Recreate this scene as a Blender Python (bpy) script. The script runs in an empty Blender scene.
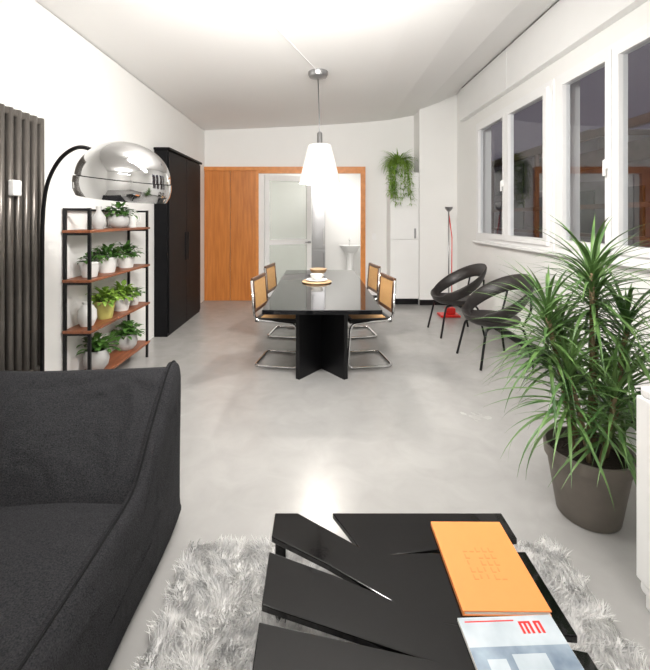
import bpy, bmesh, math, random
import numpy as np
from mathutils import Vector, Matrix
random.seed(7); np.random.seed(7)
S=bpy.context.scene
S.view_settings.view_transform='Standard'
S.view_settings.look='None'
S.view_settings.exposure=0.0

# ---------------------------------------------------------------- materials
def mat(name,col,rough=0.5,metal=0.0,var=0.0,vscale=5.0,bump=0.0,bscale=50.0,stretch=(1,1,1),spec=0.5,emit=None,es=0,coat=0.0,trans=0.0,col2=None,detail=4,bump2=0,b2scale=5):
    m=bpy.data.materials.new(name); m.use_nodes=True
    nt=m.node_tree; N=nt.nodes; L=nt.links; b=N['Principled BSDF']
    b.inputs['Base Color'].default_value=(*col,1)
    b.inputs['Roughness'].default_value=rough
    b.inputs['Metallic'].default_value=metal
    b.inputs['Specular IOR Level'].default_value=spec
    b.inputs['Coat Weight'].default_value=coat
    b.inputs['Coat Roughness'].default_value=0.05
    tc=N.new('ShaderNodeTexCoord'); mp=N.new('ShaderNodeMapping'); mp.inputs['Scale'].default_value=stretch
    L.new(tc.outputs['Object'],mp.inputs['Vector'])
    n=N.new('ShaderNodeTexNoise'); n.inputs['Scale'].default_value=vscale; n.inputs['Detail'].default_value=detail
    L.new(mp.outputs[0],n.inputs['Vector'])
    r=N.new('ShaderNodeValToRGB')
    c2=col2 if col2 else tuple(c*(1-var) for c in col)
    r.color_ramp.elements[0].position=0.3; r.color_ramp.elements[1].position=0.7
    r.color_ramp.elements[0].color=(*c2,1); r.color_ramp.elements[1].color=(*col,1)
    L.new(n.outputs['Fac'],r.inputs[0]); L.new(r.outputs[0],b.inputs['Base Color'])
    if bump>0:
        n2=N.new('ShaderNodeTexNoise'); n2.inputs['Scale'].default_value=bscale; n2.inputs['Detail'].default_value=3
        L.new(mp.outputs[0],n2.inputs['Vector'])
        bp=N.new('ShaderNodeBump'); bp.inputs['Strength'].default_value=bump; bp.inputs['Distance'].default_value=0.01
        L.new(n2.outputs['Fac'],bp.inputs['Height']); L.new(bp.outputs[0],b.inputs['Normal'])
        if bump2>0:
            n3=N.new('ShaderNodeTexNoise'); n3.inputs['Scale'].default_value=b2scale; n3.inputs['Detail'].default_value=2; n3.inputs['Distortion'].default_value=0.8
            L.new(mp.outputs[0],n3.inputs['Vector'])
            b3=N.new('ShaderNodeBump'); b3.inputs['Strength'].default_value=bump2; b3.inputs['Distance'].default_value=0.08
            L.new(n3.outputs['Fac'],b3.inputs['Height']); L.new(b3.outputs[0],bp.inputs['Normal'])
    if emit:
        b.inputs['Emission Color'].default_value=(*emit,1); b.inputs['Emission Strength'].default_value=es
    if trans: b.inputs['Transmission Weight'].default_value=trans
    return m

M_wall=mat('wall_paint',(0.87,0.865,0.845),0.7,var=0.02,vscale=2,bump=0.05,bscale=120)
M_ceil=mat('ceiling_paint',(0.90,0.89,0.875),0.75,var=0.02,vscale=1)
M_white=mat('white_lacquer',(0.86,0.86,0.85),0.3,var=0.02)
M_whitef=mat('white_frame',(0.88,0.88,0.875),0.35,var=0.02)
M_black=mat('black_satin',(0.006,0.006,0.007),0.4,var=0.2,spec=0.3)
M_blackg=mat('black_gloss',(0.005,0.005,0.006),0.06,var=0.2,spec=0.5)
M_blackpanel=mat('black_panel',(0.005,0.005,0.006),0.5,var=0.3,spec=0.15)
M_chrome=mat('chrome',(0.66,0.66,0.66),0.07,metal=1.0,var=0.03)
M_steel=mat('steel',(0.42,0.42,0.43),0.3,metal=1.0,var=0.05)
M_bronze=mat('radiator_bronze',(0.16,0.145,0.13),0.3,metal=0.55,var=0.1)
M_orange=mat('orange_wood',(0.66,0.24,0.052),0.4,vscale=3,stretch=(9,9,0.7),col2=(0.50,0.16,0.03),detail=6)
M_orange2=mat('orange_wood_trim',(0.76,0.29,0.07),0.4,vscale=3,stretch=(5,5,5),col2=(0.62,0.22,0.045))
M_shelfwood=mat('shelf_wood',(0.30,0.10,0.04),0.45,vscale=4,stretch=(8,1,8),col2=(0.16,0.05,0.02))
M_cane=mat('cane_weave',(0.60,0.37,0.16),0.6,vscale=120,col2=(0.34,0.18,0.06),bump=0.3,bscale=150)
M_canewood=mat('chair_wood',(0.09,0.04,0.02),0.4,var=0.3,vscale=15)
M_fabric=mat('charcoal_fabric',(0.050,0.050,0.054),0.95,vscale=230,col2=(0.013,0.013,0.015),bump=0.8,bscale=300,spec=0.15,bump2=0.7,b2scale=4.5)
M_fabric2=mat('charcoal_piping',(0.010,0.010,0.011),0.9,var=0.2,spec=0.2)
M_shell=mat('dark_shell',(0.024,0.020,0.019),0.42,var=0.3,vscale=20,spec=0.4)
M_leaf=mat('leaf_green',(0.10,0.23,0.04),0.45,vscale=9,col2=(0.03,0.10,0.016))
M_leafd=mat('leaf_dracaena',(0.16,0.28,0.08),0.4,vscale=7,col2=(0.035,0.10,0.025))
M_leafb=mat('leaf_bright',(0.30,0.46,0.07),0.5,vscale=9,col2=(0.13,0.26,0.03))
M_stem=mat('cane_stem',(0.25,0.18,0.10),0.8,var=0.4,vscale=30)
M_soil=mat('soil',(0.03,0.02,0.013),1.0,var=0.5,vscale=60,bump=0.5,bscale=80)
M_potw=mat('pot_white',(0.72,0.72,0.70),0.4,var=0.04)
M_potg=mat('pot_grey',(0.46,0.46,0.45),0.55,var=0.15,vscale=15)
M_poty=mat('pot_lime',(0.50,0.46,0.14),0.45,var=0.1)
M_pott=mat('pot_taupe',(0.17,0.148,0.125),0.6,var=0.15,vscale=12)
M_red=mat('red_enamel',(0.75,0.02,0.015),0.3,var=0.05)
M_book=mat('orange_book',(0.82,0.28,0.075),0.55,var=0.03,vscale=30)
M_bookd=mat('orange_emboss',(0.72,0.22,0.055),0.5,var=0.04,vscale=30)
M_paper=mat('paper',(0.70,0.70,0.68),0.5,var=0.03)
M_magg=mat('magazine_photo',(0.36,0.44,0.52),0.25,vscale=9,col2=(0.10,0.14,0.20))
M_magl=mat('magazine_light',(0.58,0.64,0.68),0.25,vscale=8,col2=(0.38,0.44,0.49))
M_facade=mat('facade_plaster',(0.42,0.37,0.36),0.9,var=0.5,vscale=.6)
M_facd=mat('facade_dark',(0.05,0.05,0.055),0.4,var=0.3)
M_roof=mat('facade_roof',(0.22,0.13,0.11),0.9,var=0.4,vscale=3)
M_brownrail=mat('terrace_wood',(0.16,0.08,0.06),0.7,var=0.3)
M_trayw=mat('tray_wood',(0.55,0.36,0.2),0.5,var=0.2,vscale=20)
M_lampemit=mat('lamp_diffuser',(0.9,0.9,0.9),0.5,emit=(1,0.96,0.9),es=4)

def shade_mat():
    m=bpy.data.materials.new('fabric_shade'); m.use_nodes=True; nt=m.node_tree; N=nt.nodes; L=nt.links
    for n in list(N): N.remove(n)
    o=N.new('ShaderNodeOutputMaterial'); d=N.new('ShaderNodeBsdfDiffuse'); t=N.new('ShaderNodeBsdfTranslucent'); mx=N.new('ShaderNodeMixShader')
    d.inputs[0].default_value=(0.85,0.84,0.82,1); t.inputs[0].default_value=(0.55,0.53,0.50,1)
    mx.inputs[0].default_value=0.11
    L.new(d.outputs[0],mx.inputs[1]); L.new(t.outputs[0],mx.inputs[2]); L.new(mx.outputs[0],o.inputs[0])
    return m
M_shade=shade_mat()
def glass_mat():
    m=bpy.data.materials.new('window_glass'); m.use_nodes=True; nt=m.node_tree; N=nt.nodes; L=nt.links
    for n in list(N): N.remove(n)
    o=N.new('ShaderNodeOutputMaterial'); t=N.new('ShaderNodeBsdfTransparent'); g=N.new('ShaderNodeBsdfGlossy'); mx=N.new('ShaderNodeMixShader')
    lw=N.new('ShaderNodeLayerWeight'); lw.inputs[0].default_value=0.35
    mp=N.new('ShaderNodeMapRange'); mp.inputs['From Min'].default_value=0; mp.inputs['From Max'].default_value=1; mp.inputs['To Min'].default_value=0.02; mp.inputs['To Max'].default_value=0.19
    t.inputs[0].default_value=(0.85,0.87,0.88,1); g.inputs['Roughness'].default_value=0.01
    L.new(lw.outputs['Fresnel'],mp.inputs['Value'])
    L.new(mp.outputs[0],mx.inputs[0]); L.new(t.outputs[0],mx.inputs[1]); L.new(g.outputs[0],mx.inputs[2]); L.new(mx.outputs[0],o.inputs[0])
    return m
M_glass=glass_mat()
def frost_mat():
    m=bpy.data.materials.new('frosted_glass'); m.use_nodes=True; b=m.node_tree.nodes['Principled BSDF']
    b.inputs['Base Color'].default_value=(0.66,0.71,0.65,1); b.inputs['Roughness'].default_value=0.2; b.inputs['Alpha'].default_value=0.45
    return m
M_frost=frost_mat()
def floor_mat():
    m=bpy.data.materials.new('polished_concrete'); m.use_nodes=True; nt=m.node_tree; N=nt.nodes; L=nt.links; b=N['Principled BSDF']
    tc=N.new('ShaderNodeTexCoord')
    n1=N.new('ShaderNodeTexNoise'); n1.inputs['Scale'].default_value=1.1; n1.inputs['Detail'].default_value=8; n1.inputs['Roughness'].default_value=0.6; n1.inputs['Distortion'].default_value=0.5
    n2=N.new('ShaderNodeTexNoise'); n2.inputs['Scale'].default_value=5; n2.inputs['Detail'].default_value=9; n2.inputs['Distortion'].default_value=0.8
    L.new(tc.outputs['Object'],n1.inputs['Vector']); L.new(tc.outputs['Object'],n2.inputs['Vector'])
    mx=N.new('ShaderNodeMix'); mx.data_type='FLOAT'; mx.inputs[0].default_value=0.5
    L.new(n1.outputs['Fac'],mx.inputs[2]); L.new(n2.outputs['Fac'],mx.inputs[3])
    r=N.new('ShaderNodeValToRGB'); e=r.color_ramp.elements
    e[0].position=0.32; e[0].color=(0.30,0.295,0.286,1); e[1].position=0.68; e[1].color=(0.375,0.369,0.359,1)
    L.new(mx.outputs[0],r.inputs[0]); L.new(r.outputs[0],b.inputs['Base Color'])
    rr=N.new('ShaderNodeMapRange'); rr.inputs['To Min'].default_value=0.18; rr.inputs['To Max'].default_value=0.32
    L.new(n1.outputs['Fac'],rr.inputs['Value']); L.new(rr.outputs[0],b.inputs['Roughness'])
    bp=N.new('ShaderNodeBump'); bp.inputs['Strength'].default_value=0.02; bp.inputs['Distance'].default_value=0.01
    L.new(n2.outputs['Fac'],bp.inputs['Height']); L.new(bp.outputs[0],b.inputs['Normal'])
    return m
M_floor=floor_mat()
M_rug=mat('shag_wool',(0.84,0.83,0.81),0.9,vscale=22,col2=(0.50,0.50,0.50),spec=0.1,detail=6)

# ---------------------------------------------------------------- helpers
def empty(name,loc=(0,0,0),rot=0):
    o=bpy.data.objects.new(name,None); S.collection.objects.link(o); o.location=loc; o.rotation_euler=(0,0,rot); o.empty_display_size=0.1
    return o
def raw(name,V,F,m,parent=None,smooth=False):
    me=bpy.data.meshes.new(name); me.from_pydata([tuple(v) for v in V],[],F); me.update()
    if m: me.materials.append(m)
    if smooth: me.polygons.foreach_set('use_smooth',[True]*len(me.polygons))
    o=bpy.data.objects.new(name,me); S.collection.objects.link(o)
    if parent: o.parent=parent
    return o
def bev(o,w,seg=2):
    md=o.modifiers.new('bevel','BEVEL'); md.width=w; md.segments=seg; md.limit_method='ANGLE'; md.angle_limit=math.radians(40)
    return o
def boxVF(boxes):
    V=[];F=[]
    for (x0,x1,y0,y1,z0,z1) in boxes:
        b=len(V)
        V+=[(x0,y0,z0),(x1,y0,z0),(x1,y1,z0),(x0,y1,z0),(x0,y0,z1),(x1,y0,z1),(x1,y1,z1),(x0,y1,z1)]
        F+=[tuple(b+i for i in f) for f in ((3,2,1,0),(4,5,6,7),(0,1,5,4),(1,2,6,5),(2,3,7,6),(3,0,4,7))]
    return V,F
def boxes(name,bl,m,parent=None,bevel=0):
    V,F=boxVF(bl); o=raw(name,V,F,m,parent)
    if bevel: bev(o,bevel)
    return o
def lathe(name,prof,m,parent=None,n=40,loc=(0,0,0),smooth=True):
    V=[];F=[]
    for r,z in prof:
        for i in range(n):
            a=2*math.pi*i/n; V.append((loc[0]+r*math.cos(a),loc[1]+r*math.sin(a),loc[2]+z))
    for j in range(len(prof)-1):
        for i in range(n):
            F.append((j*n+i,j*n+(i+1)%n,(j+1)*n+(i+1)%n,(j+1)*n+i))
    if prof[0][0]>1e-5 and prof[0]!=prof[-1]: F.append(tuple(range(n-1,-1,-1)))
    if prof[-1][0]>1e-5 and prof[0]!=prof[-1]: F.append(tuple((len(prof)-1)*n+i for i in range(n)))
    o=raw(name,V,F,m,parent,smooth)
    if smooth:
        es=o.modifiers.new('es','EDGE_SPLIT'); es.split_angle=math.radians(45)
    return o
def roundpoly(pts,r,n=5):
    P=[Vector(p) for p in pts]; out=[P[0]]
    for i in range(1,len(P)-1):
        a,b,c=P[i-1],P[i],P[i+1]; d1=(a-b); d2=(c-b); rr=min(r,d1.length*.49,d2.length*.49)
        p1=b+d1.normalized()*rr; p2=b+d2.normalized()*rr
        for k in range(n+1):
            t=k/n; out.append((1-t)**2*p1+2*t*(1-t)*b+t*t*p2)
    out.append(P[-1]); return out
def tubeVF(pts,r,V,F,n=10,cyc=False,ups=None,rb=None):
    P=[Vector(p) for p in pts]; k=len(P); b0=len(V)
    T=[]
    for i in range(k):
        if cyc: t=P[(i+1)%k]-P[i-1]
        else: t=P[min(i+1,k-1)]-P[max(i-1,0)]
        T.append(t.normalized())
    u=T[0].orthogonal().normalized()
    for i in range(k):
        if ups: u=ups[i]-T[i]*ups[i].dot(T[i]); u.normalize()
        else: u=u-T[i]*u.dot(T[i]); u.normalize()
        w=T[i].cross(u)
        for j in range(n):
            a=2*math.pi*j/n
            rr=r[i] if isinstance(r,list) else r
            V.append(P[i]+u*(math.cos(a)*rr)+w*(math.sin(a)*(rb if rb else rr)))
    for i in range(k if cyc else k-1):
        for j in range(n):
            F.append((b0+i*n+j,b0+i*n+(j+1)%n,b0+((i+1)%k)*n+(j+1)%n,b0+((i+1)%k)*n+j))
    if not cyc:
        F.append(tuple(b0+j for j in range(n-1,-1,-1))); F.append(tuple(b0+(k-1)*n+j for j in range(n)))
def tube(name,pts,r,m,parent=None,**kw):
    V=[];F=[]; tubeVF(pts,r,V,F,**kw); return raw(name,V,F,m,parent,True)
def recalc(o):
    bm=bmesh.new(); bm.from_mesh(o.data); bmesh.ops.recalc_face_normals(bm,faces=bm.faces); bm.to_mesh(o.data); bm.free(); return o
def prismX(name,poly,x0,x1,m,parent=None,nx=1):
    V=[];F=[];n=len(poly)
    for k in range(nx+1):
        x=x0+(x1-x0)*k/nx
        V+=[(x,p[0],p[1]) for p in poly]
    for k in range(nx):
        for i in range(n): F.append((k*n+i,k*n+(i+1)%n,(k+1)*n+(i+1)%n,(k+1)*n+i))
    F.append(tuple(range(n-1,-1,-1))); F.append(tuple(nx*n+i for i in range(n)))
    return recalc(raw(name,V,F,m,parent))
def prismY(name,polys,y0,y1,m,parent=None):
    V=[];F=[]
    for poly in polys:
        n=len(poly);b=len(V)
        V+=[(p[0],y0,p[1]) for p in poly]+[(p[0],y1,p[1]) for p in poly]
        F.append(tuple(b+i for i in range(n))); F.append(tuple(b+n+i for i in range(n-1,-1,-1)))
        for i in range(n): F.append((b+i,b+n+i,b+n+(i+1)%n,b+(i+1)%n))
    return recalc(raw(name,V,F,m,parent))
def catmull(P,n=8):
    P=[Vector(p) for p in P]; P=[2*P[0]-P[1]]+P+[2*P[-1]-P[-2]]; out=[]
    for i in range(1,len(P)-2):
        for k in range(n):
            t=k/n; a,b,c,d=P[i-1],P[i],P[i+1],P[i+2]
            out.append(.5*((2*b)+(-a+c)*t+(2*a-5*b+4*c-d)*t*t+(-a+3*b-3*c+d)*t**3))
    out.append(P[-2]); return out
def blade(V,F,p,az,el,L,w,droop,n=6,shape='lance',fold=0.0):
    b=len(V); pos=Vector(p); s=Vector((-math.sin(az),math.cos(az),0))
    for i in range(n+1):
        t=i/n
        if shape=='lance': ww=w*(0.55+0.45*math.sin(math.pi*min(1,t*1.2)))*(1-t**3)
        else: ww=w*math.sin(math.pi*(0.06+0.93*t))**0.8
        ww=max(ww,0.0004)
        d=Vector((math.cos(az)*math.cos(el),math.sin(az)*math.cos(el),math.sin(el)))
        up=s.cross(d)
        V.append(pos-s*ww+up*(-ww*fold)); V.append(pos.copy()); V.append(pos+s*ww+up*(-ww*fold))
        pos=pos+d*(L/n); el-=droop/n
    for i in range(n):
        q=b+i*3; F.append((q,q+1,q+4,q+3)); F.append((q+1,q+2,q+5,q+4))
    return pos

# ---------------------------------------------------------------- room shell
XL,XR,YB,YF=-2.07,2.40,7.30,-1.9
boxes('floor',[(-2.4,2.7,YF-.2,9.8,-.1,0)],M_floor)
cx=[(-2.4,3.08),(-2.07,3.10),(-1,3.14),(0,3.19),(0.8,3.24),(1.3,3.29),(1.75,3.37),(2.1,3.50),(2.4,3.64),(2.7,3.78)]
def cz(x):
    for (a,za),(b,zb) in zip(cx,cx[1:]):
        if a<=x<=b: return za+(zb-za)*(x-a)/(b-a)
# ceiling: gently rising towards the window wall
V=[];F=[]
for x,z in cx: V+=[(x,YF-.2,z),(x,7.5,z),(x,YF-.2,z+.12),(x,7.5,z+.12)]
for i in range(len(cx)-1):
    a=i*4;c=a+4; F+=[(a,a+1,c+1,c),(a+2,c+2,c+3,a+3),(a,c,c+2,a+2),(a+1,a+3,c+3,c+1)]
F+=[(0,2,3,1),(len(V)-4,len(V)-3,len(V)-1,len(V)-2)]
recalc(raw('ceiling',V,F,M_ceil))
boxes('wall_left',[(-2.3,XL,YF-.2,7.5,0,3.09)],M_wall)
boxes('wall_front',[(XL,XR,YF-.2,YF,0,3.1)],M_wall)
def top(x0,x1): # points from x1 back to x0 following ceiling
    xs=[x for x,_ in cx if x0<x<x1]; xs=[x1]+xs[::-1]+[x0]
    return [(x,cz(x)+.02) for x in xs]
OX0,OX1,OZ=-1.10,0.79,2.34
prismY('wall_back',[[(XL,0),(OX0,0)]+top(XL,OX0),[(OX0,OZ),(OX1,OZ)]+top(OX0,OX1),[(OX1,0),(1.75,0)]+top(OX1,1.75)],YB,YB+.15,M_wall)
prismY('wall_column',[[(1.75,0),(XR,0)]+top(1.75,XR)],6.9,YB+.15,M_wall)
W1=(4.08,6.0); W2=(2.45,3.97); WZ=(1.17,2.90)
boxes('wall_right',[(XR,XR+.2,YF-.2,7.5,0,WZ[0]),(XR,XR+.2,YF-.2,7.5,WZ[1],3.66),
  (XR,XR+.2,W1[1],7.5,WZ[0],WZ[1]),(XR,XR+.2,W2[1],W1[0],WZ[0],WZ[1]),(XR,XR+.2,YF-.2,W2[0],WZ[0],WZ[1])],M_wall)
boxes('trim_1',[(XR-.09,XR,4.91,6.55,3.08,3.585),(XR-.09,XR,1.0,4.90,3.08,3.585)],M_white,bevel=.004)
boxes('baseboard_right',[(XR-.025,XR,YF,6.9,0,.09)],M_black)
boxes('baseboard_back',[(1.75,XR-.03,6.885,6.9,0,.09),(.87,1.22,7.285,7.3,0,.09)],M_black)
def window(idx,y0,y1):
    e=empty('window_%d'%idx)
    z0,z1=WZ; x0,x1=XR-.02,XR+.07
    f=.045
    boxes('outer_frame',[(x0,x1,y0-.02,y0+f,z0-.01,z1+.01),(x0,x1,y1-f,y1+.02,z0-.01,z1+.01),(x0,x1,y0+f,y1-f,z0-.01,z0+f),(x0,x1,y0+f,y1-f,z1-f,z1+.01)],M_whitef,e)
    ym=(y0+y1)/2
    bl=[];GV=[];GF=[]
    s=.07
    for a,b in ((y0+f,ym-.004),(ym+.004,y1-f)):
        X0,X1=XR-.045,XR+.03
        bl+=[(X0,X1,a,a+s,z0+f,z1-f),(X0,X1,b-s,b,z0+f,z1-f),(X0,X1,a+s,b-s,z0+f,z0+f+s),(X0,X1,a+s,b-s,z1-f-s,z1-f)]
        q=len(GV); xx=XR-.007
        GV+=[(xx,a+s,z0+f+s),(xx,b-s,z0+f+s),(xx,b-s,z1-f-s),(xx,a+s,z1-f-s)]; GF.append((q,q+1,q+2,q+3))
    boxes('sash',bl,M_whitef,e); raw('glass',GV,GF,M_glass,e)
    boxes('handle',[(XR-.07,XR-.045,ym+.03,ym+.055,1.9,1.98),(XR-.085,XR-.068,ym+.03,ym+.05,1.84,1.97)],M_white,e,.004)
    boxes('sill',[(XR-.07,XR-.021,y0-.04,y1+.04,z0-.04,z0-.01)],M_whitef,e,.008)
window(1,*W1); window(2,*W2)
# outside
e=empty('neighbour_building',(9.0,0,0))
boxes('block',[(0,3,4,14,-4,3.1),(.8,3,14,32,-4,4.4)],M_facade,e)
boxes('roof',[(-.3,3,4,14,3.1,3.25),(-.0,3,4,14,3.25,3.7),(.5,3,14,32,4.4,4.6)],M_roof,e)
boxes('building_windows',[(-.05,0,y,y+1.0,z,z+1.4) for y in range(5,14,2) for z in (-1.6,1.0)]+[(.75,.8,y,y+1.0,z,z+1.4) for y in range(15,32,2) for z in (-1.6,1.0,2.7)],M_facd,e)
e=empty('terrace_railing',(3.6,0,0))
boxes('rails',[(0,.06,0,14,1.62,1.68),(0,.04,0,14,1.25,1.29),(0,.08,0,14,2.55,2.65)]+[(0,.05,y,y+.05,-.2,2.55) for y in (3.2,4.9,6.6,8.3,10.0)],M_brownrail,e)

# ---------------------------------------------------------------- back wall woodwork, doorway, room beyond
e=empty('door_1')
boxes('wood_panels',[(XL+.005,-1.60,YB-.035,YB-.001,0,2.36),(-1.592,-1.13,YB-.035,YB-.001,0,2.36)],M_orange,e,.004)
boxes('wood_frame',[(XL+.005,.86,YB-.055,YB-.001,2.36,2.43),(.775,.86,YB-.055,YB-.001,0,2.36),(-1.13,-1.08,YB-.055,YB-.001,0,2.36),(-1.08,.775,YB-.055,YB-.001,2.31,2.36)],M_orange2,e,.003)
d=empty('door_2',(-.98,YB+.03,0),math.radians(24))
W=.92;H=2.29
boxes('frame',[(0,.09,-.02,.02,.01,H),(W-.09,W,-.02,.02,.01,H),(.09,W-.09,-.02,.02,.01,.22),(.09,W-.09,-.02,.02,H-.1,H),(.09,W-.09,-.02,.02,1.0,1.10)],M_white,d)
boxes('panes',[(.09,W-.09,-.004,.004,.22,1.0),(.09,W-.09,-.004,.004,1.1,H-.1)],M_frost,d)
boxes('handle',[(W-.07,W-.02,-.06,-.02,1.02,1.06),(W-.14,W-.02,-.07,-.055,1.03,1.05)],M_steel,d,.004)
boxes('trim_2',[(-1.075,-.99,YB+.005,YB+.06,0,2.305)],M_white)
# room beyond
boxes('wall_bath_left',[(-1.6,-1.45,7.45,9.7,0,2.74)],M_wall)
boxes('wall_bath_right',[(1.3,1.45,7.45,9.7,0,2.74)],M_wall)
boxes('wall_bath_back',[(-1.6,1.45,9.7,9.85,0,2.74)],M_wall)
boxes('ceiling_bath',[(-1.6,1.45,7.45,9.85,2.75,2.9)],M_ceil)
e=empty('refrigerator',(0.0,8.75,0))
boxes('body',[(-.14,.16,0,.55,.02,2.08)],M_steel,e,.01)
boxes('doors',[(-.135,.155,-.02,-.001,.06,.8),(-.135,.155,-.02,-.001,.83,2.06)],M_steel,e,.008)
boxes('grips',[(.12,.135,-.05,-.02,.4,.75),(.12,.135,-.05,-.02,.9,1.3)],M_chrome,e,.004)
boxes('feet',[(-.12,.14,.03,.5,0,.02)],M_black,e)
e=empty('wash_basin',(.75,9.4,0))
lathe('bowl',[(.05,.66),(.16,.72),(.25,.84),(.26,.86),(.23,.86),(.14,.76),(.001,.73)],M_white,e,loc=(0,0,0))
lathe('pedestal',[(.11,0),(.08,.1),(.07,.6),(.1,.7)],M_white,e,loc=(0,0,0))
tube('tap',roundpoly([(0,.22,.84),(0,.22,1.0),(0,.08,1.0),(0,.08,.95)],.05),.012,M_chrome,e)
# white tall cabinet
e=empty('tall_cabinet')
boxes('carcass',[(1.25,1.745,6.93,7.295,.10,2.29)],M_white,e,.004)
boxes('doors',[(1.252,1.743,6.91,6.929,.11,1.12),(1.252,1.743,6.91,6.929,1.13,2.285)],M_white,e,.004)
boxes('plinth',[(1.28,1.74,6.95,7.29,0,.10)],M_black,e)
boxes('handle',[(1.66,1.69,6.885,6.91,1.15,1.32)],M_steel,e,.004)
boxes('light_switch',[(.98,1.06,7.285,7.3,1.1,1.22)],M_whitef,bevel=.004)

# black wardrobe on left wall
e=empty('black_wardrobe')
boxes('carcass',[(XL+.004,-1.90,5.04,6.42,0,2.36)],M_blackpanel,e,.003)
boxes('doors',[(-1.899,-1.882,5.06,5.73,.04,2.34),(-1.899,-1.882,5.74,6.40,.04,2.34)],M_blackpanel,e,.003)
boxes('crown',[(XL+.004,-1.865,5.02,6.44,2.36,2.39)],M_blackpanel,e,.003)
boxes('pulls',[(-1.882,-1.865,5.68,5.70,.9,1.3),(-1.882,-1.865,5.77,5.79,.9,1.3)],M_black,e,.002)

# ---------------------------------------------------------------- dining table
TX=.035
e=empty('dining_table',(TX,4.7,0))
boxes('top',[(-.51,.51,-1.31,1.30,.68,.72)],M_blackg,e,.003)
for k,yc in enumerate((-.68,.72)):
    for s in (1,-1):
        a=Vector((.225*s,-.30,0)); b=Vector((-.225*s,.30,0)); dd=(b-a).normalized(); nn=Vector((-dd.y,dd.x,0))*.022
        P=[a-nn,b-nn,b+nn,a+nn]
        V=[(p.x,p.y+yc,0) for p in P]+[(p.x,p.y+yc,.679) for p in P]
        raw('leg_%d'%(k*2+(1 if s>0 else 2)),V,[(3,2,1,0),(4,5,6,7),(0,1,5,4),(1,2,6,5),(2,3,7,6),(3,0,4,7)],M_black,e)
e=empty('serving_tray',(TX-.05,4.85,.72))
lathe('board',[(.17,0),(.18,.012),(.17,.02),(.0,.02)],M_trayw,e)
lathe('plate',[(.08,.02),(.13,.035),(.125,.04),(.0,.028)],M_potw,e)
lathe('bowl',[(.04,.03),(.075,.075),(.08,.10),(.075,.10),(.0,.05)],M_potw,e)
e=empty('fruit_bowl',(TX-.03,5.45,.72))
lathe('bowl',[(.05,0),(.10,.05),(.12,.09),(.113,.09),(.0,.02)],M_trayw,e)

# ---------------------------------------------------------------- cantilever dining chairs (face local +X)
def dining_chair(loc,rot):
    e=empty('dining_chair',loc,rot)
    w=.235
    pts=[(-.25,-w,.87),(-.22,-w,.47),(.21,-w,.45),(.24,-w,.012),(-.22,-w,.012),(-.22,w,.012),(.24,w,.012),(.21,w,.45),(-.22,w,.47),(-.25,w,.87)]
    tube('tube_frame',roundpoly(pts,.07,6),.0135,M_chrome,e)
    boxes('seat_frame',[(-.22,.22,-.225,-.18,.45,.49),(-.22,.22,.18,.225,.45,.49),(-.22,-.18,-.18,.18,.45,.49),(.18,.22,-.18,.18,.45,.49)],M_black,e,.008)
    boxes('seat_cane',[(-.18,.18,-.18,.18,.468,.480)],M_cane,e)
    def slab(name,z0,z1,y0,y1,t,m):
        f=lambda z:-.25+(.87-z)*(.03/.40)
        V=[];
        for z in (z0,z1):
            V+=[(f(z)-t,y0,z),(f(z)+t,y0,z),(f(z)+t,y1,z),(f(z)-t,y1,z)]
        return raw(name,V,[(3,2,1,0),(4,5,6,7),(0,1,5,4),(1,2,6,5),(2,3,7,6),(3,0,4,7)],m,e)
    slab('back_cane',.57,.86,-.205,.205,.009,M_cane)
    for i,(a,b,c,dd) in enumerate(((.545,.58,-.223,.223),(.855,.89,-.223,.223),(.58,.855,-.223,-.195),(.58,.855,.195,.223))):
        bev(slab('back_frame_%d'%(i+1),a,b,c,dd,.015,M_canewood),.005)
for yc in (4.22,5.22):
    dining_chair((TX-.42,yc,0),math.radians(-9))
    dining_chair((TX+.46,yc,0),math.pi+math.radians(9))

# ---------------------------------------------------------------- loop lounge chairs
def lounge_chair(loc,rot):
    e=empty('lounge_chair',loc,rot)
    n=48;P=[];U=[]
    for i in range(n):
        a=2*math.pi*i/n; c=math.cos(a); s=math.sin(a)
        h=((1-c)/2)**1.1
        P.append(Vector((.28*c-.02-.05*h,.33*s,.455+.36*h)))
        U.append(Vector((c*.35,s*.35,1)).normalized() if h>.1 else Vector((c*.9,s*.9,.6)).normalized())
    r=[.055+.035*((1-math.cos(2*math.pi*i/n))/2) for i in range(n)]
    tube('back_loop',P,r,M_shell,e,cyc=True,ups=U,rb=.02,n=14)
    sp=[(.0,-.055),(.12,-.05),(.2,-.03),(.25,.0),(.262,.03),(.25,.04),(.18,.022),(.1,.012),(.0,.01)]
    o=lathe('seat',[(r_,z+.43) for r_,z in sp],M_shell,e,loc=(.02,0,0)); o.scale=(1.05,1.1,1)
    V=[];F=[]
    for sx in (1,-1):
        for sy in (1,-1):
            tubeVF(roundpoly([(.05*sx,.12*sy,.39),(.20*sx,.21*sy,.385),(.28*sx,.25*sy,.0)],.05),.0125,V,F)
    tubeVF(roundpoly([(-.20,-.20,.40),(-.27,-.23,.56),(-.29,-.2,.72)],.05),.011,V,F)
    tubeVF(roundpoly([(-.20,.20,.40),(-.27,.23,.56),(-.29,.2,.72)],.05),.011,V,F)
    raw('legs',V,F,M_black,e,True)
lounge_chair((1.85,4.22,0),math.pi+.12)
lounge_chair((1.80,5.25,0),math.pi+.05)

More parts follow.
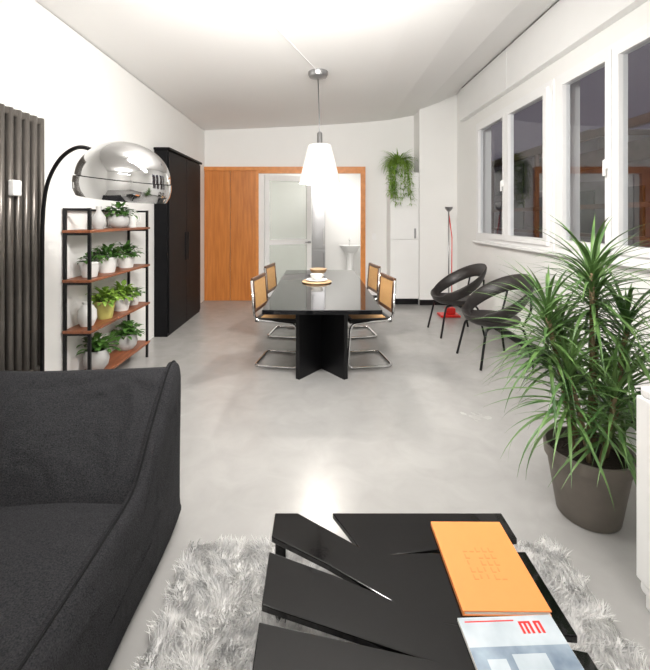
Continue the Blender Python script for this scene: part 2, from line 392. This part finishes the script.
# ---------------------------------------------------------------- red pole lamp
e=empty('floor_lamp',(2.0,6.12,0))
boxes('base',[(-.15,.15,-.11,.11,0,.035)],M_red,e,.01)
boxes('transformer',[(-.05,.09,-.05,.05,.035,.13)],M_red,e,.01)
tube('pole',[(0,0,.03),(0,0,1.62)],.010,M_steel,e)
tube('cord',[(.05,0,.13),(.045,0,.6),(.05,0,1.2),(.0,0,1.58)],.007,M_red,e)
lathe('head',[(.02,0),(.055,.04),(.06,.07),(.05,.07),(.0,.03)],M_steel,e,loc=(0,0,1.60))

# ---------------------------------------------------------------- pendant lamp
zc=3.19
e=empty('pendant_lamp',(0.0,4.63,0))
lathe('canopy',[(.02,zc-.08),(.10,zc-.06),(.115,zc-.03),(.115,zc+.0),(.0,zc+.0)],M_steel,e)
tube('cord',[(0,0,zc-.07),(.02,0,2.5),(.02,0,2.48)],.006,M_steel,e)
lathe('socket',[(.012,2.50),(.03,2.48),(.03,2.36),(.04,2.345),(.0,2.34)],M_steel,e,loc=(.02,0,0))
lathe('shade',[(.0,2.348),(.125,2.345),(.135,2.335),(.24,1.90),(.235,1.90),(.13,2.332),(.12,2.338),(0,2.34)],M_shade,e,loc=(.02,0,0),n=48)
lathe('bulb',[(.0,2.12),(.03,2.13),(.045,2.17),(.04,2.21),(.02,2.26),(.02,2.335)],M_lampemit,e,loc=(.02,0,0))
V=[];F=[];tubeVF([(-.57,2.9,3.16),(-.02,4.55,3.183)],.005,V,F)
raw('ceiling_cable',V,F,M_whitef)

# ---------------------------------------------------------------- arc lamp
e=empty('arc_floor_lamp',(-1.93,2.80,0))
lathe('base',[(.13,0),(.13,.05),(.11,.07),(.03,.075),(.0,.075)],M_black,e,loc=(.0,0,0))
ctrl=[(0,0,.05),(-.0,0,.6),(-.0,-.0,1.2),(.01,-.01,1.48),(.05,-.04,1.68),(.12,-.08,1.81),(.24,-.15,1.91),(.38,-.22,1.955),(.50,-.27,1.93),(.60,-.32,1.865)]
tube('arc_stem',catmull(ctrl),.013,M_black,e)
dome=empty('shade_pivot',(.775,-.42,1.68)); dome.parent=e; dome.rotation_euler=(math.radians(4),math.radians(7),0)
R=.258
pr=[(R*math.cos(t),.05+R*.86*math.sin(t)) for t in [math.radians(a) for a in range(0,91,5)]]
pr[-1]=(0,pr[-1][1])
pin=[(r*.97 if r>0 else 0,.05+(z-.05)*.97) for r,z in reversed(pr)]
lathe('dome_upper',pr+pin+[pr[0]],M_chrome,dome,n=64)
lathe('dome_skirt',[(R+.006,.045),(R+.009,.015),(R+.004,-.03),(R-.012,-.065),(R-.017,-.063),(R-.003,-.03),(R,.015),(R-.003,.045),(R+.006,.045)],M_chrome,dome,n=64)
lathe('bulb',[(0,.0),(.04,.01),(.05,.06),(.03,.11),(.02,.18),(0,.26)],M_potw,dome)

# ---------------------------------------------------------------- bronze column radiator
e=empty('column_radiator')
ys=[2.17+.072*i for i in range(10)]
V=[];F=[]
for y in ys:
    for xx in (-1.955,-2.01):
        tubeVF([(xx,y,.42),(xx,y,2.20)],.024,V,F,n=12)
raw('tubes',V,F,M_bronze,e,True)
boxes('headers',[(-2.03,-1.94,2.15,2.84,.42,.47),(-2.03,-1.94,2.15,2.84,2.15,2.20)],M_bronze,e,.01)
boxes('brackets',[(XL,-2.02,2.3,2.33,2.0,2.04),(XL,-2.02,2.7,2.73,2.0,2.04),(XL,-2.02,2.3,2.33,.6,.64)],M_bronze,e)
boxes('heat_meter',[(-1.94,-1.90,2.50,2.57,1.64,1.74)],M_white,e,.008)

# ---------------------------------------------------------------- plant shelf
SX0,SX1,SY0,SY1=-2.055,-1.835,3.22,4.33
e=empty('plant_shelf')
LV=[.15,.57,.98,1.38]
pw=.022
bl=[]
for x in (SX0,SX1-pw):
    for y in (SY0,SY1-pw): bl.append((x,x+pw,y,y+pw,0,1.58))
for y in (SY0,SY1-pw):
    for z in LV+[1.58]: bl.append((SX0+pw,SX1-pw,y,y+pw,z-.02,z-.001))
bl.append((SX0,SX0+pw,SY0+pw,SY1-pw,1.56,1.58))
boxes('metal_frame',bl,M_black,e)
boxes('boards',[(SX0+.002,SX1+.012,SY0-.015,SY1+.015,z,z+.022) for z in LV],M_shelfwood,e,.003)
def leafball(name,parent,c,R,n,m,lw=.018,ll=.06,flat=.8,xmin=None):
    V=[];F=[]
    for i in range(n):
        az=random.uniform(0,2*math.pi); el=random.uniform(.0,1.5); rr=R*random.uniform(.25,1)
        p=(c[0]+rr*math.cos(az)*math.cos(el),c[1]+rr*math.sin(az)*math.cos(el),c[2]+rr*math.sin(el)*flat)
        blade(V,F,p,az+random.uniform(-.7,.7),el*random.uniform(.2,1),ll*random.uniform(.7,1.2),lw*random.uniform(.7,1.2),random.uniform(.5,1.6),n=4,shape='oval',fold=.2)
    for i in range(10):
        az=random.uniform(0,2*math.pi); tubeVF([(c[0],c[1],c[2]-.03),(c[0]+R*.5*math.cos(az),c[1]+R*.5*math.sin(az),c[2]+R*.5)],.002,V,F,n=4)
    if xmin is not None:
        for v in V:
            if v.x<xmin: v.x=xmin+abs(v.x-xmin)*.15
    return raw(name,V,F,m,parent,True)
def potted(loc,r,h,potm,leafm,R,n,round_=False,lw=.018,ll=.06,name='potted_plant'):
    e=empty(name,loc)
    if round_: prof=[(r*.55,0),(r*.9,h*.25),(r,h*.55),(r*.9,h*.9),(r*.85,h),(r*.78,h),(r*.75,h*.88),(0,h*.88)]
    else: prof=[(r*.72,0),(r*.98,h*.85),(r*1.05,h*.86),(r*1.05,h),(r*.95,h),(r*.92,h*.9),(0,h*.9)]
    lathe('pot',prof,potm,e,n=28)
    lathe('soil',[(r*.74,h*.86),(r*.72,h*.915),(0,h*.92)],M_soil,e,n=20)
    leafball('foliage',e,(0,0,h*.95),R,n,leafm,lw,ll,xmin=-2.06-loc[0] if loc[0]<-1.5 else None)
    return e
t=.022
px=-1.94
potted((px,3.50,LV[0]+t),.105,.18,M_potg,M_leaf,.13,110,True,.022,.08)
potted((px,4.05,LV[0]+t),.105,.16,M_potg,M_leaf,.14,140,True,.022,.075)
e=empty('ceramic_vase',(px-.01,3.38,LV[1]+t)); lathe('body',[(.05,0),(.075,.06),(.07,.13),(.035,.18),(.04,.2),(.03,.2),(.028,.17),(0,.17)],M_potw,e)
potted((px,3.64,LV[1]+t),.088,.16,M_poty,M_leafb,.13,120,False,.022,.08)
potted((px,3.95,LV[1]+t),.088,.14,M_potw,M_leafb,.13,120,False,.022,.08)
potted((px,4.20,LV[1]+t),.065,.11,M_potw,M_leaf,.09,60)
potted((px,3.40,LV[2]+t),.08,.13,M_potw,M_leaf,.07,50)
potted((px,3.68,LV[2]+t),.09,.14,M_potw,M_leaf,.13,140,False,.02,.07)
potted((px,4.04,LV[2]+t),.09,.13,M_potw,M_leaf,.13,140,False,.02,.07)
e=empty('ceramic_vase',(px,3.54,LV[3]+t)); lathe('body',[(.035,0),(.06,.05),(.055,.11),(.02,.16),(.025,.2),(.018,.2),(.015,.15),(0,.15)],M_potg,e)
potted((px,3.90,LV[3]+t),.10,.13,M_potg,M_leaf,.12,110,True,.02,.08)
e=empty('ceramic_jug',(px,4.17,LV[3]+t)); lathe('body',[(.045,0),(.05,.1),(.035,.15),(.042,.19),(.036,.19),(.03,.15),(0,.15)],M_potw,e)
tube('handle',catmull([(.04,0,.16),(.08,0,.14),(.08,0,.08),(.047,0,.05)]),.006,M_potw,e)

# ---------------------------------------------------------------- trailing plant on cabinet
e=empty('hanging_plant',(1.40,7.03,2.29))
lathe('pot',[(.07,0),(.10,.12),(.105,.14),(.09,.14),(.085,.12),(0,.12)],M_potw,e)
V=[];F=[]
for i in range(230):
    az=random.uniform(0,2*math.pi); L_=random.uniform(.22,.46)
    blade(V,F,(.03*math.cos(az),.03*math.sin(az),.12),az,random.uniform(.6,1.5),L_,.013,random.uniform(1.3,2.8),n=7,fold=.3)
for i in range(12):
    az=random.uniform(math.pi*1.05,math.pi*1.9); r0=random.uniform(.12,.17); dz=random.uniform(.2,.58)
    p0=Vector((0,0,.12)); p1=Vector((r0*math.cos(az),-.17+.03*math.sin(az),.14)); p2=Vector((p1.x*1.15,p1.y-.03,-.1)); p3=Vector((p1.x*1.1+random.uniform(-.03,.05),p1.y-.03,-dz))
    path=catmull([p0,p1,p2,p3],6); tubeVF(path,.003,V,F,n=4)
    for q in path[6:]:
        for k in range(4): blade(V,F,q,random.uniform(math.pi,2*math.pi),random.uniform(-.3,.9),random.uniform(.08,.17),.010,random.uniform(1,2.2),n=4,fold=.3)
for v in V:
    if v.y>.25: v.y=.25
    if v.x>.34: v.x=.34
    if v.z<0.006 and v.y>-.13: v.z=.006
raw('foliage',V,F,M_leafb,e,True)

# ---------------------------------------------------------------- dracaena
DX,DY=1.37,2.03
e=empty('potted_dracaena',(DX,DY,0))
lathe('pot',[(.13,0),(.14,.01),(.185,.285),(.196,.285),(.20,.34),(.187,.34),(.176,.29),(0,.29)],M_pott,e,n=48)
lathe('soil',[(.174,.27),(.168,.297),(0,.30)],M_soil,e)
V=[];F=[];VL=[];FL=[]
heads=[((0,0),(.02,.0),1.22),((-.05,.03),(-.19,.03),1.0),((.05,-.03),(.20,.0),.97),((-.03,-.06),(-.15,-.08),.74),((.06,.05),(.12,.12),1.10),((.0,-.08),(.06,-.10),.64),((-.02,.05),(-.05,.16),.87),((.07,-.02),(.20,.04),.68)]
for (a,b,h) in heads:
    path=catmull([(a[0],a[1],.28),((a[0]+b[0])/2+.01,(a[1]+b[1])/2,.28+(h-.28)*.5),(b[0],b[1],h)],6)
    tubeVF(path,.012,V,F,n=8)
    nl=84
    for i in range(nl):
        f=i/nl; az=i*2.399+random.uniform(-.2,.2)
        z=h-.24*(1-f)+.02
        el=-.25+1.5*f+random.uniform(-.15,.15)
        L_=random.uniform(.30,.48)
        k0,k1=len(VL),len(FL)
        tip=blade(VL,FL,(b[0]*.98,b[1]*.98,z),az,el,L_,.009,random.uniform(.6,1.5),n=8,fold=.35)
        if tip.y+DY<1.56: del VL[k0:]; del FL[k1:]
raw('canes',V,F,M_stem,e,True); raw('leaves',VL,FL,M_leafd,e,True)
potted((1.86,2.46,0),.13,.28,M_potw,M_leaf,.16,120,False,.02,.09,name='potted_plant')

# ---------------------------------------------------------------- white radiator right foreground
e=empty('white_radiator')
V=[];F=[]
for i in range(12):
    x=1.237+.055*i
    for y in (1.42,1.50): tubeVF([(x,y,.11),(x,y,.86)],.020,V,F,n=12)
raw('columns',V,F,M_white,e,True)
boxes('fins',[(1.207+.055*i,1.267+.055*i-.007,1.40,1.52,.14,.83) for i in range(12)],M_white,e,.006)
boxes('headers',[(1.212,1.872,1.41,1.51,.831,.87),(1.212,1.872,1.41,1.51,.10,.139)],M_white,e,.012)
boxes('feet',[(1.26,1.29,1.38,1.54,0,.10),(1.80,1.83,1.38,1.54,0,.10)],M_white,e,.006)

# ---------------------------------------------------------------- sofa
e=empty('sofa',(-.022,0,0))
x0,x1=-2.0,-.685
def smooth(o):
    o.data.polygons.foreach_set('use_smooth',[True]*len(o.data.polygons)); return o
NX=28
seat=[(.62,.05),(1.62,.05),(1.62,.38),(1.56,.40),(1.50,.405),(1.42,.42),(1.3,.43),(1.2,.435),(1.1,.435),(.95,.435),(.75,.43),(.62,.38)]
o=smooth(prismX('seat',seat,x0,x1,M_fabric,e,nx=NX)); bev(o,.03,4)
for v in o.data.vertices:
    if v.co.z>.40:
        u=(v.co.x-x0)/(x1-x0); v.co.z+=.012*math.sin(u*9+v.co.y*4)*math.sin(math.pi*u)+.02*math.sin(math.pi*u)*math.sin(math.pi*min(1,max(0,(1.55-v.co.y)/.9)))
back=[(1.50,.06),(1.96,.06),(1.985,.3),(1.985,.5),(1.975,.70),(1.96,.75),(1.93,.785),(1.89,.79),(1.855,.765),(1.80,.715),(1.74,.655),(1.68,.59),(1.62,.525),(1.57,.465),(1.54,.42),(1.52,.38)]
o=smooth(prismX('backrest',back,x0,x1,M_fabric,e,nx=NX))
for v in o.data.vertices:
    u=(v.co.x-x0)/(x1-x0); b_=math.sin(math.pi*u)**.5 if 0<u<1 else 0
    if v.co.z>.43:
        v.co.z-=.016*math.sin(math.pi*u)
        if v.co.y<1.93:
            k=math.sin(math.pi*min(1,max(0,(v.co.z-.40)/.42)))
            v.co.y-=.045*b_*k+.012*math.sin(u*14+v.co.z*9)*k*b_
side=[(.60,.03),(1.3,.025),(1.96,.03),(1.995,.12),(2.0,.45),(1.995,.70),(1.985,.765),(1.95,.80),(1.89,.79),(1.78,.70),(1.66,.585),(1.57,.49),(1.49,.45),(1.3,.44),(1.1,.435),(.75,.43),(.62,.38)]
sd=[(p.x,p.y) for p in catmull([(y,z,0) for y,z in side]+[(.60,.03,0)],4)][:-1]
n=len(sd);V=[];F=[]
cy_,cz_=1.45,.30
rings=[(-.70,1.0),(-.678,1.0),(-.664,.985),(-.655,.95),(-.645,.8),(-.638,.55),(-.635,.3)]
for xx,s in rings: V+=[(xx+.004*math.sin(y*8+z*5),cy_+(y-cy_)*s,cz_+(z-cz_)*s) for y,z in sd]
for k in range(len(rings)-1):
    for i in range(n): F.append((k*n+i,k*n+(i+1)%n,(k+1)*n+(i+1)%n,(k+1)*n+i))
F.append(tuple(range(n))); F.append(tuple((len(rings)-1)*n+i for i in range(n-1,-1,-1)))
o=smooth(recalc(raw('side_panel',V,F,M_fabric,e)))
tube('piping',catmull([(-.682,y,z+.002) for y,z in side[3:]],4),.0045,M_fabric2,e)
boxes('feet',[(x0+.05,x0+.12,.7,.77,0,.06),(x0+.05,x0+.12,1.85,1.92,0,.06),(-.8,-.73,.7,.77,0,.06),(-.8,-.73,1.85,1.92,0,.06)],M_black,e)

# ---------------------------------------------------------------- shag rug
e=empty('shag_rug')
RX0,RX1,RY0,RY1=-.61,1.10,.35,1.84
boxes('backing',[(RX0+.03,RX1-.03,RY0+.03,RY1-.03,0,.012)],M_rug,e)
n=85000
bx=np.random.uniform(RX0+.02,RX1-.02,n); by=np.random.uniform(RY0+.02,RY1-.02,n)
ang=np.sin(bx*17+3*np.sin(by*11))*2.2+np.cos(by*19+2*np.sin(bx*13))*2.2+np.random.uniform(-.9,.9,n)
lean=np.random.uniform(.012,.038,n); h=np.random.uniform(.028,.052,n)
dx=np.cos(ang)*lean; dy=np.sin(ang)*lean
w=np.random.uniform(.0011,.0022,n); wa=np.random.uniform(0,np.pi,n); sx=np.cos(wa)*w; sy=np.sin(wa)*w
co=np.zeros((n,5,3))
co[:,0]=np.stack([bx-sx,by-sy,np.full(n,.005)],1); co[:,1]=np.stack([bx+sx,by+sy,np.full(n,.005)],1)
co[:,2]=np.stack([bx-sx+dx*.35,by-sy+dy*.35,h*.65],1); co[:,3]=np.stack([bx+sx+dx*.35,by+sy+dy*.35,h*.65],1)
co[:,4]=np.stack([bx+dx,by+dy,h],1)
base=(np.arange(n)*5)[:,None]
quads=(base+np.array([[0,1,3,2]])); tris=(base+np.array([[2,3,4]]))
me=bpy.data.meshes.new('pile')
me.vertices.add(n*5); me.vertices.foreach_set('co',co.ravel())
me.loops.add(n*7); me.loops.foreach_set('vertex_index',np.concatenate([quads,tris],1).ravel())
me.polygons.add(n*2)
ls=np.stack([np.arange(n)*7,np.arange(n)*7+4],1).ravel(); me.polygons.foreach_set('loop_start',ls)
me.update(calc_edges=True); me.validate(); me.materials.append(M_rug)
o=bpy.data.objects.new('pile',me); S.collection.objects.link(o); o.parent=e

# ---------------------------------------------------------------- coffee table with radiating cracks
e=empty('coffee_table')
x0,x1,ya,yb=-.168,.715,.68,1.56
out=[(x0,ya),(x0,1.00),(x0,1.140),(.255,1.050),(x0,1.190),(x0,1.38),(.05,1.290),(.184,1.225),(.03,1.33),(x0,1.445),(x0,yb),
     (-.078,yb),(.142,1.402),(.056,yb),(x1,yb),(x1,1.435),(.30,1.372),(x1,1.380),(x1,1.10),(.40,1.13),(x1,1.06),(x1,ya),(.33,ya),(.27,.95),(.28,ya)]
bm=bmesh.new()
vs=[bm.verts.new((x,y,.328)) for x,y in out]; f=bm.faces.new(vs)
r=bmesh.ops.extrude_face_region(bm,geom=[f]); 
for g in r['geom']:
    if isinstance(g,bmesh.types.BMVert): g.co.z=.35
bmesh.ops.recalc_face_normals(bm,faces=bm.faces)
me=bpy.data.meshes.new('top'); bm.to_mesh(me); bm.free()
M_ct=mat('black_lacquer',(0.004,0.004,0.0045),0.07,var=0.3,bump=0.06,bscale=16,spec=0.5,coat=0.2)
me.materials.append(M_ct); o=bpy.data.objects.new('top',me); S.collection.objects.link(o); o.parent=e; bev(o,.0035,3)
boxes('legs',[(x0+.01,x0+.05,1.47,1.55,0,.328),(x1-.09,x1-.01,1.46,1.55,0,.328),(x0+.01,x0+.09,.7,.79,0,.328),(x1-.09,x1-.01,.7,.79,0,.328)],M_ct,e,.004)

# orange book
bk=empty('orange_book',(.548,1.325,.35),math.radians(-.5))
boxes('cover',[(-.128,.128,-.17,.17,0,.002),(-.128,.128,-.17,.17,.012,.015),(-.128,-.124,-.17,.17,.002,.012)],M_book,bk)
boxes('pages',[(-.12,.125,-.167,.167,.002,.012)],M_paper,bk)
bl=[]
for i in range(5):
    for j in range(5):
        cxx=-.055+i*.022; cyy=-.07+j*.026
        if random.random()<.8: bl.append((cxx,cxx+.014,cyy,cyy+.004,.015,.0155))
        if random.random()<.8: bl.append((cxx,cxx+.004,cyy+.004,cyy+.018,.015,.0155))
boxes('embossed_letters',bl,M_bookd,bk)
# magazine
mg=empty('magazine',(.538,.985,.35),math.radians(2))
boxes('pages',[(-.135,.135,-.16,.16,0,.010)],M_paper,mg)
boxes('cover_photo',[(-.134,.134,-.159,.08,.010,.0110)],M_magg,mg)
boxes('cover_head',[(-.134,.134,.08,.159,.010,.0110)],M_magl,mg)
boxes('cover_title',[(.03,.037,.11,.138,.011,.0116),(.043,.050,.11,.138,.011,.0116),(.056,.063,.11,.138,.011,.0116),(.03,.063,.138,.143,.011,.0116),(.072,.079,.11,.138,.011,.0116),(.085,.092,.11,.138,.011,.0116),(.072,.092,.138,.143,.011,.0116),(-.12,.02,.145,.148,.011,.0116)],M_red,mg)
boxes('cover_glass',[(-.03,.06,-.04,.06,.011,.0115),(.0,.03,-.14,-.04,.011,.0115),(-.1,-.05,-.12,.05,.011,.0115)],M_magl,mg)

# ---------------------------------------------------------------- lights
def area(name,loc,sx,sy,power,col=(1,.97,.935),parent=None,rot=(0,0,0)):
    l=bpy.data.lights.new(name,'AREA'); l.shape='RECTANGLE'; l.size=sx; l.size_y=sy; l.energy=power; l.color=col
    o=bpy.data.objects.new(name,l); S.collection.objects.link(o); o.location=loc; o.rotation_euler=rot
    if parent:o.parent=parent
    return o
def point(name,loc,power,r=.05,col=(1,.94,.86)):
    l=bpy.data.lights.new(name,'POINT'); l.energy=power; l.shadow_soft_size=r; l.color=col
    o=bpy.data.objects.new(name,l); S.collection.objects.link(o); o.location=loc; return o
for i,(x,y,zz,dn,up,ta,tb) in enumerate(((.0,1.95,2.66,108,40,52,66),(.3,-.5,2.6,30,70,0,0))):  # added fill: made-up hanging fixtures, out of view, brightening room and ceiling
    e=empty('added_fill_light',(x,y,0))
    boxes('fill_housing',[(-.85,.85,-.14,.14,zz-.02,zz+.02)],M_white,e,.005)
    V=[];F=[]
    for a in (-.7,.7): tubeVF([(a,0,zz),(a,0,cz(x+a))],.004,V,F,n=6)
    raw('fill_wires',V,F,M_steel,e)
    area('fill_down',(0,.02,zz-.13),1.6,.22,dn,parent=e,rot=(math.radians(ta),0,0))
    area('fill_up',(0,.02,zz+.14),1.6,.22,up,parent=e,rot=(math.radians(180-tb),0,0))
point('pendant_bulb_light',(.02,4.63,2.06),78,.05)
area('bath_ceiling_light',(0,8.5,2.73),1.2,1.0,52)
w=bpy.data.worlds.new('dusk'); S.world=w; w.use_nodes=True
bg=w.node_tree.nodes['Background']; bg.inputs[0].default_value=(.17,.145,.21,1); bg.inputs[1].default_value=0.5

# ---------------------------------------------------------------- camera
cam=bpy.data.cameras.new('camera'); co_=bpy.data.objects.new('camera',cam); S.collection.objects.link(co_)
co_.location=(0,0,1.5); co_.rotation_euler=(math.radians(90),0,0)
cam.sensor_fit='VERTICAL'; cam.sensor_height=36; cam.lens=36*400/670
cam.shift_x=7/670; cam.shift_y=-117/670
cam.clip_start=.02
S.camera=co_
